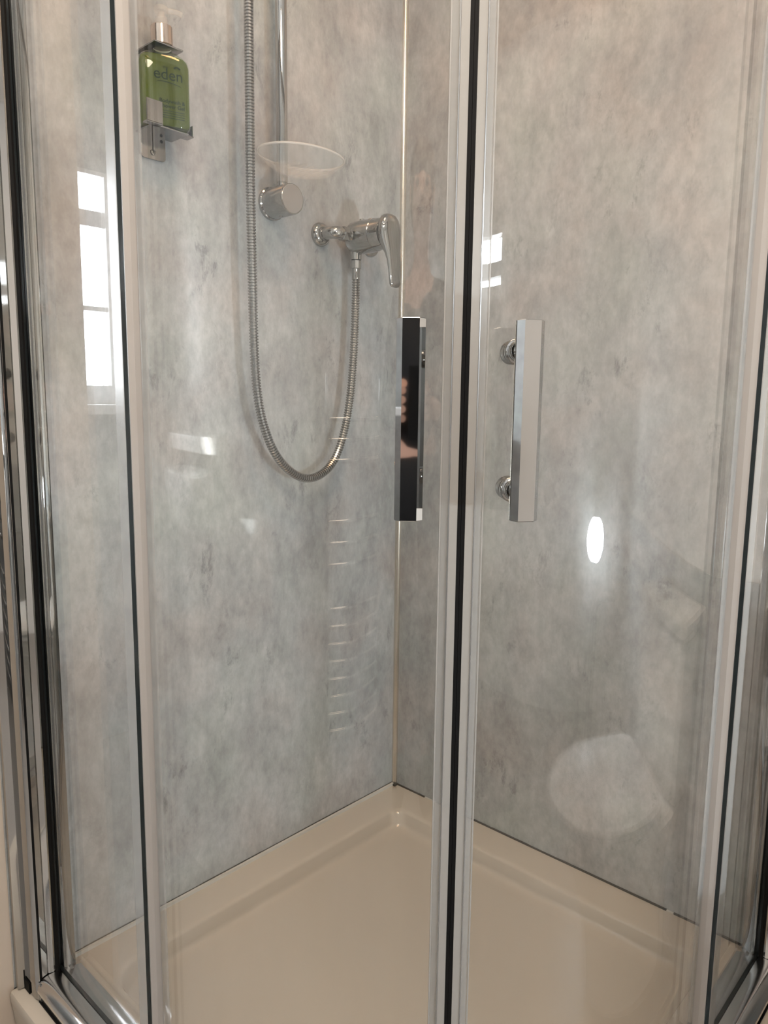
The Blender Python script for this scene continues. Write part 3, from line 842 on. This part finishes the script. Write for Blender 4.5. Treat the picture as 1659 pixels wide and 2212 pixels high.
# ------------------------------------------------------------------ the photographer, mirrored in the handles and the glass
PX, PY = 1.50, -1.68
FD = Vector((-0.677, 0.736, 0)); RG = Vector((0.736, 0.677, 0))
def P3(r, f, z):
    """point given as right, forward, height above the floor, for the standing person"""
    return Vector((PX, PY, FZ)) + RG * r + FD * f + Vector((0, 0, z))
def skin(name, chains, m, parent, sub=1):
    """chains: lists of (point, radius); points that coincide are shared; grown with a skin modifier"""
    verts, radii, edges, idx = [], [], [], {}
    base = root_of(parent).location - Vector((0, 0, ZT))
    for ch in chains:
        last = None
        for p, r in ch:
            k = tuple(round(c, 4) for c in p)
            if k not in idx:
                idx[k] = len(verts); verts.append(p - base); radii.append(r)
            if last is not None: edges.append((last, idx[k]))
            last = idx[k]
    me = bpy.data.meshes.new(name); me.from_pydata(verts, edges, [])
    o = bpy.data.objects.new(name, me); C.objects.link(o); o.parent = parent
    md = o.modifiers.new('skin', 'SKIN')
    lay = me.skin_vertices[0].data if me.skin_vertices else None
    if lay is None:
        bm = bmesh.new(); bm.from_mesh(me); bm.verts.layers.skin.verify(); bm.to_mesh(me); bm.free()
        lay = me.skin_vertices[0].data
    for sv, r in zip(lay, radii):
        sv.radius = r if isinstance(r, tuple) else (r, r)
        sv.use_root = False
    lay[0].use_root = True
    ss = o.modifiers.new('smooth', 'SUBSURF'); ss.levels = sub; ss.render_levels = sub
    dg = bpy.context.evaluated_depsgraph_get(); dg.update()
    new = bpy.data.meshes.new_from_object(o.evaluated_get(dg))
    o.modifiers.clear(); o.data = new; bpy.data.meshes.remove(me)
    new.materials.clear(); new.materials.append(m)
    for p in new.polygons: p.use_smooth = True
    return o
pe = thing('person', 'person in black top and trousers standing with a phone raised in both hands', 'person', (PX, PY, FZ))
pel = P3(0, 0, .93)
spine = [(pel, .125), (P3(0, .01, 1.06), .115), (P3(0, .015, 1.20), .130), (P3(0, .01, 1.34), .120), (P3(0, .02, 1.43), .060), (P3(0, .045, 1.50), .052)]
head = [(P3(0, .045, 1.50), .052), (P3(0, .075, 1.555), .072), (P3(0, .085, 1.62), .084), (P3(0, .075, 1.68), .070)]
def arm(s, grow=0.0, upto=9):
    ch = [(P3(0, .01, 1.34), .120), (P3(s * .165, .01, 1.355), .058 + grow), (P3(s * .205, .0, 1.27), .050 + grow), (P3(s * .235, .04, 1.085), .041 + grow), (P3(s * .170, .17, 1.075), .036 + grow), (P3(s * .105, .285, 1.085), .028 + grow), (P3(s * .082, .325, 1.09), .030), (P3(s * .068, .350, 1.092), .030)]
    return ch[:upto]
def leg(s, grow=0.0):
    return [(pel, .125 + grow), (P3(s * .085, .0, .86), .092 + grow), (P3(s * .095, .012, .68), .078 + grow), (P3(s * .10, .02, .48), .056 + grow), (P3(s * .10, .005, .33), .054 + grow), (P3(s * .10, -.01, .12), .040 + grow)]
fig = obj('body', loft(B(), [[P3(.03 * math.cos(a), .36 + .02 * math.sin(a), z) for a in [2*PI*k/8 for k in range(8)]] for z in (1.086, 1.09)]), M['skin'], pe)
bpy.data.objects.remove(fig)
fig = skin('body', [spine, head, arm(-1), arm(1), leg(-1) + [(P3(-.10, -.01, .06), .038), (P3(-.11, .10, .035), .032)], leg(1) + [(P3(.10, -.01, .06), .038), (P3(.11, .10, .035), .032)]], M['skin'], pe)
# fingers, nose and ears
for s in (-1, 1):
    for k, ln in enumerate((.062, .072, .068, .055)):
        z = 1.125 - k * .019
        obj('finger', tube(B(), catmull([P3(s * .070, .352, z), P3(s * .064, .352 + ln * .35, z), P3(s * .054, .352 + ln * .62, z), P3(s * .048, .352 + ln * .80, z)], .006), .0082, 10), M['skin'], fig, smooth=60)
    obj('thumb', tube(B(), catmull([P3(s * .066, .335, 1.115), P3(s * .058, .352, 1.132), P3(s * .050, .374, 1.140)], .006), .0098, 10), M['skin'], fig, smooth=60)
    obj('ear', lathe(B(), P3(s * .078, .075, 1.615), RG * s, [(0, .024), (.006, .026), (.010, .018)], 14), M['skin'], fig, smooth=60)
    obj('eye', lathe(B(), P3(s * .031, .156, 1.625), FD, [(0, .011), (.004, .010), (.007, .004)], 14), M['hair'], fig, smooth=60)
obj('nose', loft(B(), [[P3(w * math.cos(a), f + w * math.sin(a), z) for a in [2*PI*k/10 for k in range(10)]] for z, w, f in ((1.628, .006, .160), (1.605, .010, .170), (1.590, .014, .174), (1.582, .010, .168))]), M['skin'], fig, smooth=60)
obj('mouth', box(B(), tuple(P3(-.020, .150, 1.558)), tuple(P3(.020, .158, 1.566))), M['collar'], fig)
hr = [[P3((.088 + .004) * sc_ * math.cos(a), .072 + (.094) * sc_ * math.sin(a) - off, z) for a in [2*PI*k/24 for k in range(24)]] for z, sc_, off in ((1.55, .80, .040), (1.60, .95, .034), (1.65, 1.0, .022), (1.69, .93, .010), (1.72, .75, .002), (1.745, .40, 0), (1.75, .08, 0))]
obj('hair', loft(B(), hr), M['hair'], pe, smooth=70)
g = .014
top = [[(p, (r + g) if i < 4 else r) for i, (p, r) in enumerate(spine[:5])], arm(-1, g, 6), arm(1, g, 6)]
top[1][0] = (top[1][0][0], .120 + g); top[2][0] = (top[2][0][0], .120 + g)
skin('jumper', top, M['dark_cloth'], pe)
skin('trousers', [[(P3(0, .01, 1.04), .132), (pel, .125 + g)], leg(-1, g), leg(1, g)], M['dark_cloth'], pe)
for s in (-1, 1):
    obj('shoe', loft(B(), [[P3(s * .105 + w * math.cos(a), .045 + l * math.sin(a) * (1.0 if math.sin(a) > 0 else .75), z) for a in [2*PI*k/20 for k in range(20)]] for z, w, l in ((0.0, .045, .135), (.012, .049, .140), (.045, .046, .125), (.075, .040, .080), (.10, .040, .060))]), M['black'], pe, smooth=50)
ph = thing('phone', 'black phone held upright in both hands of the person', 'phone', tuple(P3(0, .392, 1.10)))
bm = B()
c0 = P3(0, .392, 1.10)
loft(bm, [[c0 + RG * x + Vector((0, 0, z)) + FD * f for x, z in ((-.036, -.074), (.036, -.074), (.036, .074), (-.036, .074))] for f in (-.004, .004)])
obj('case', bm, M['black'], ph)
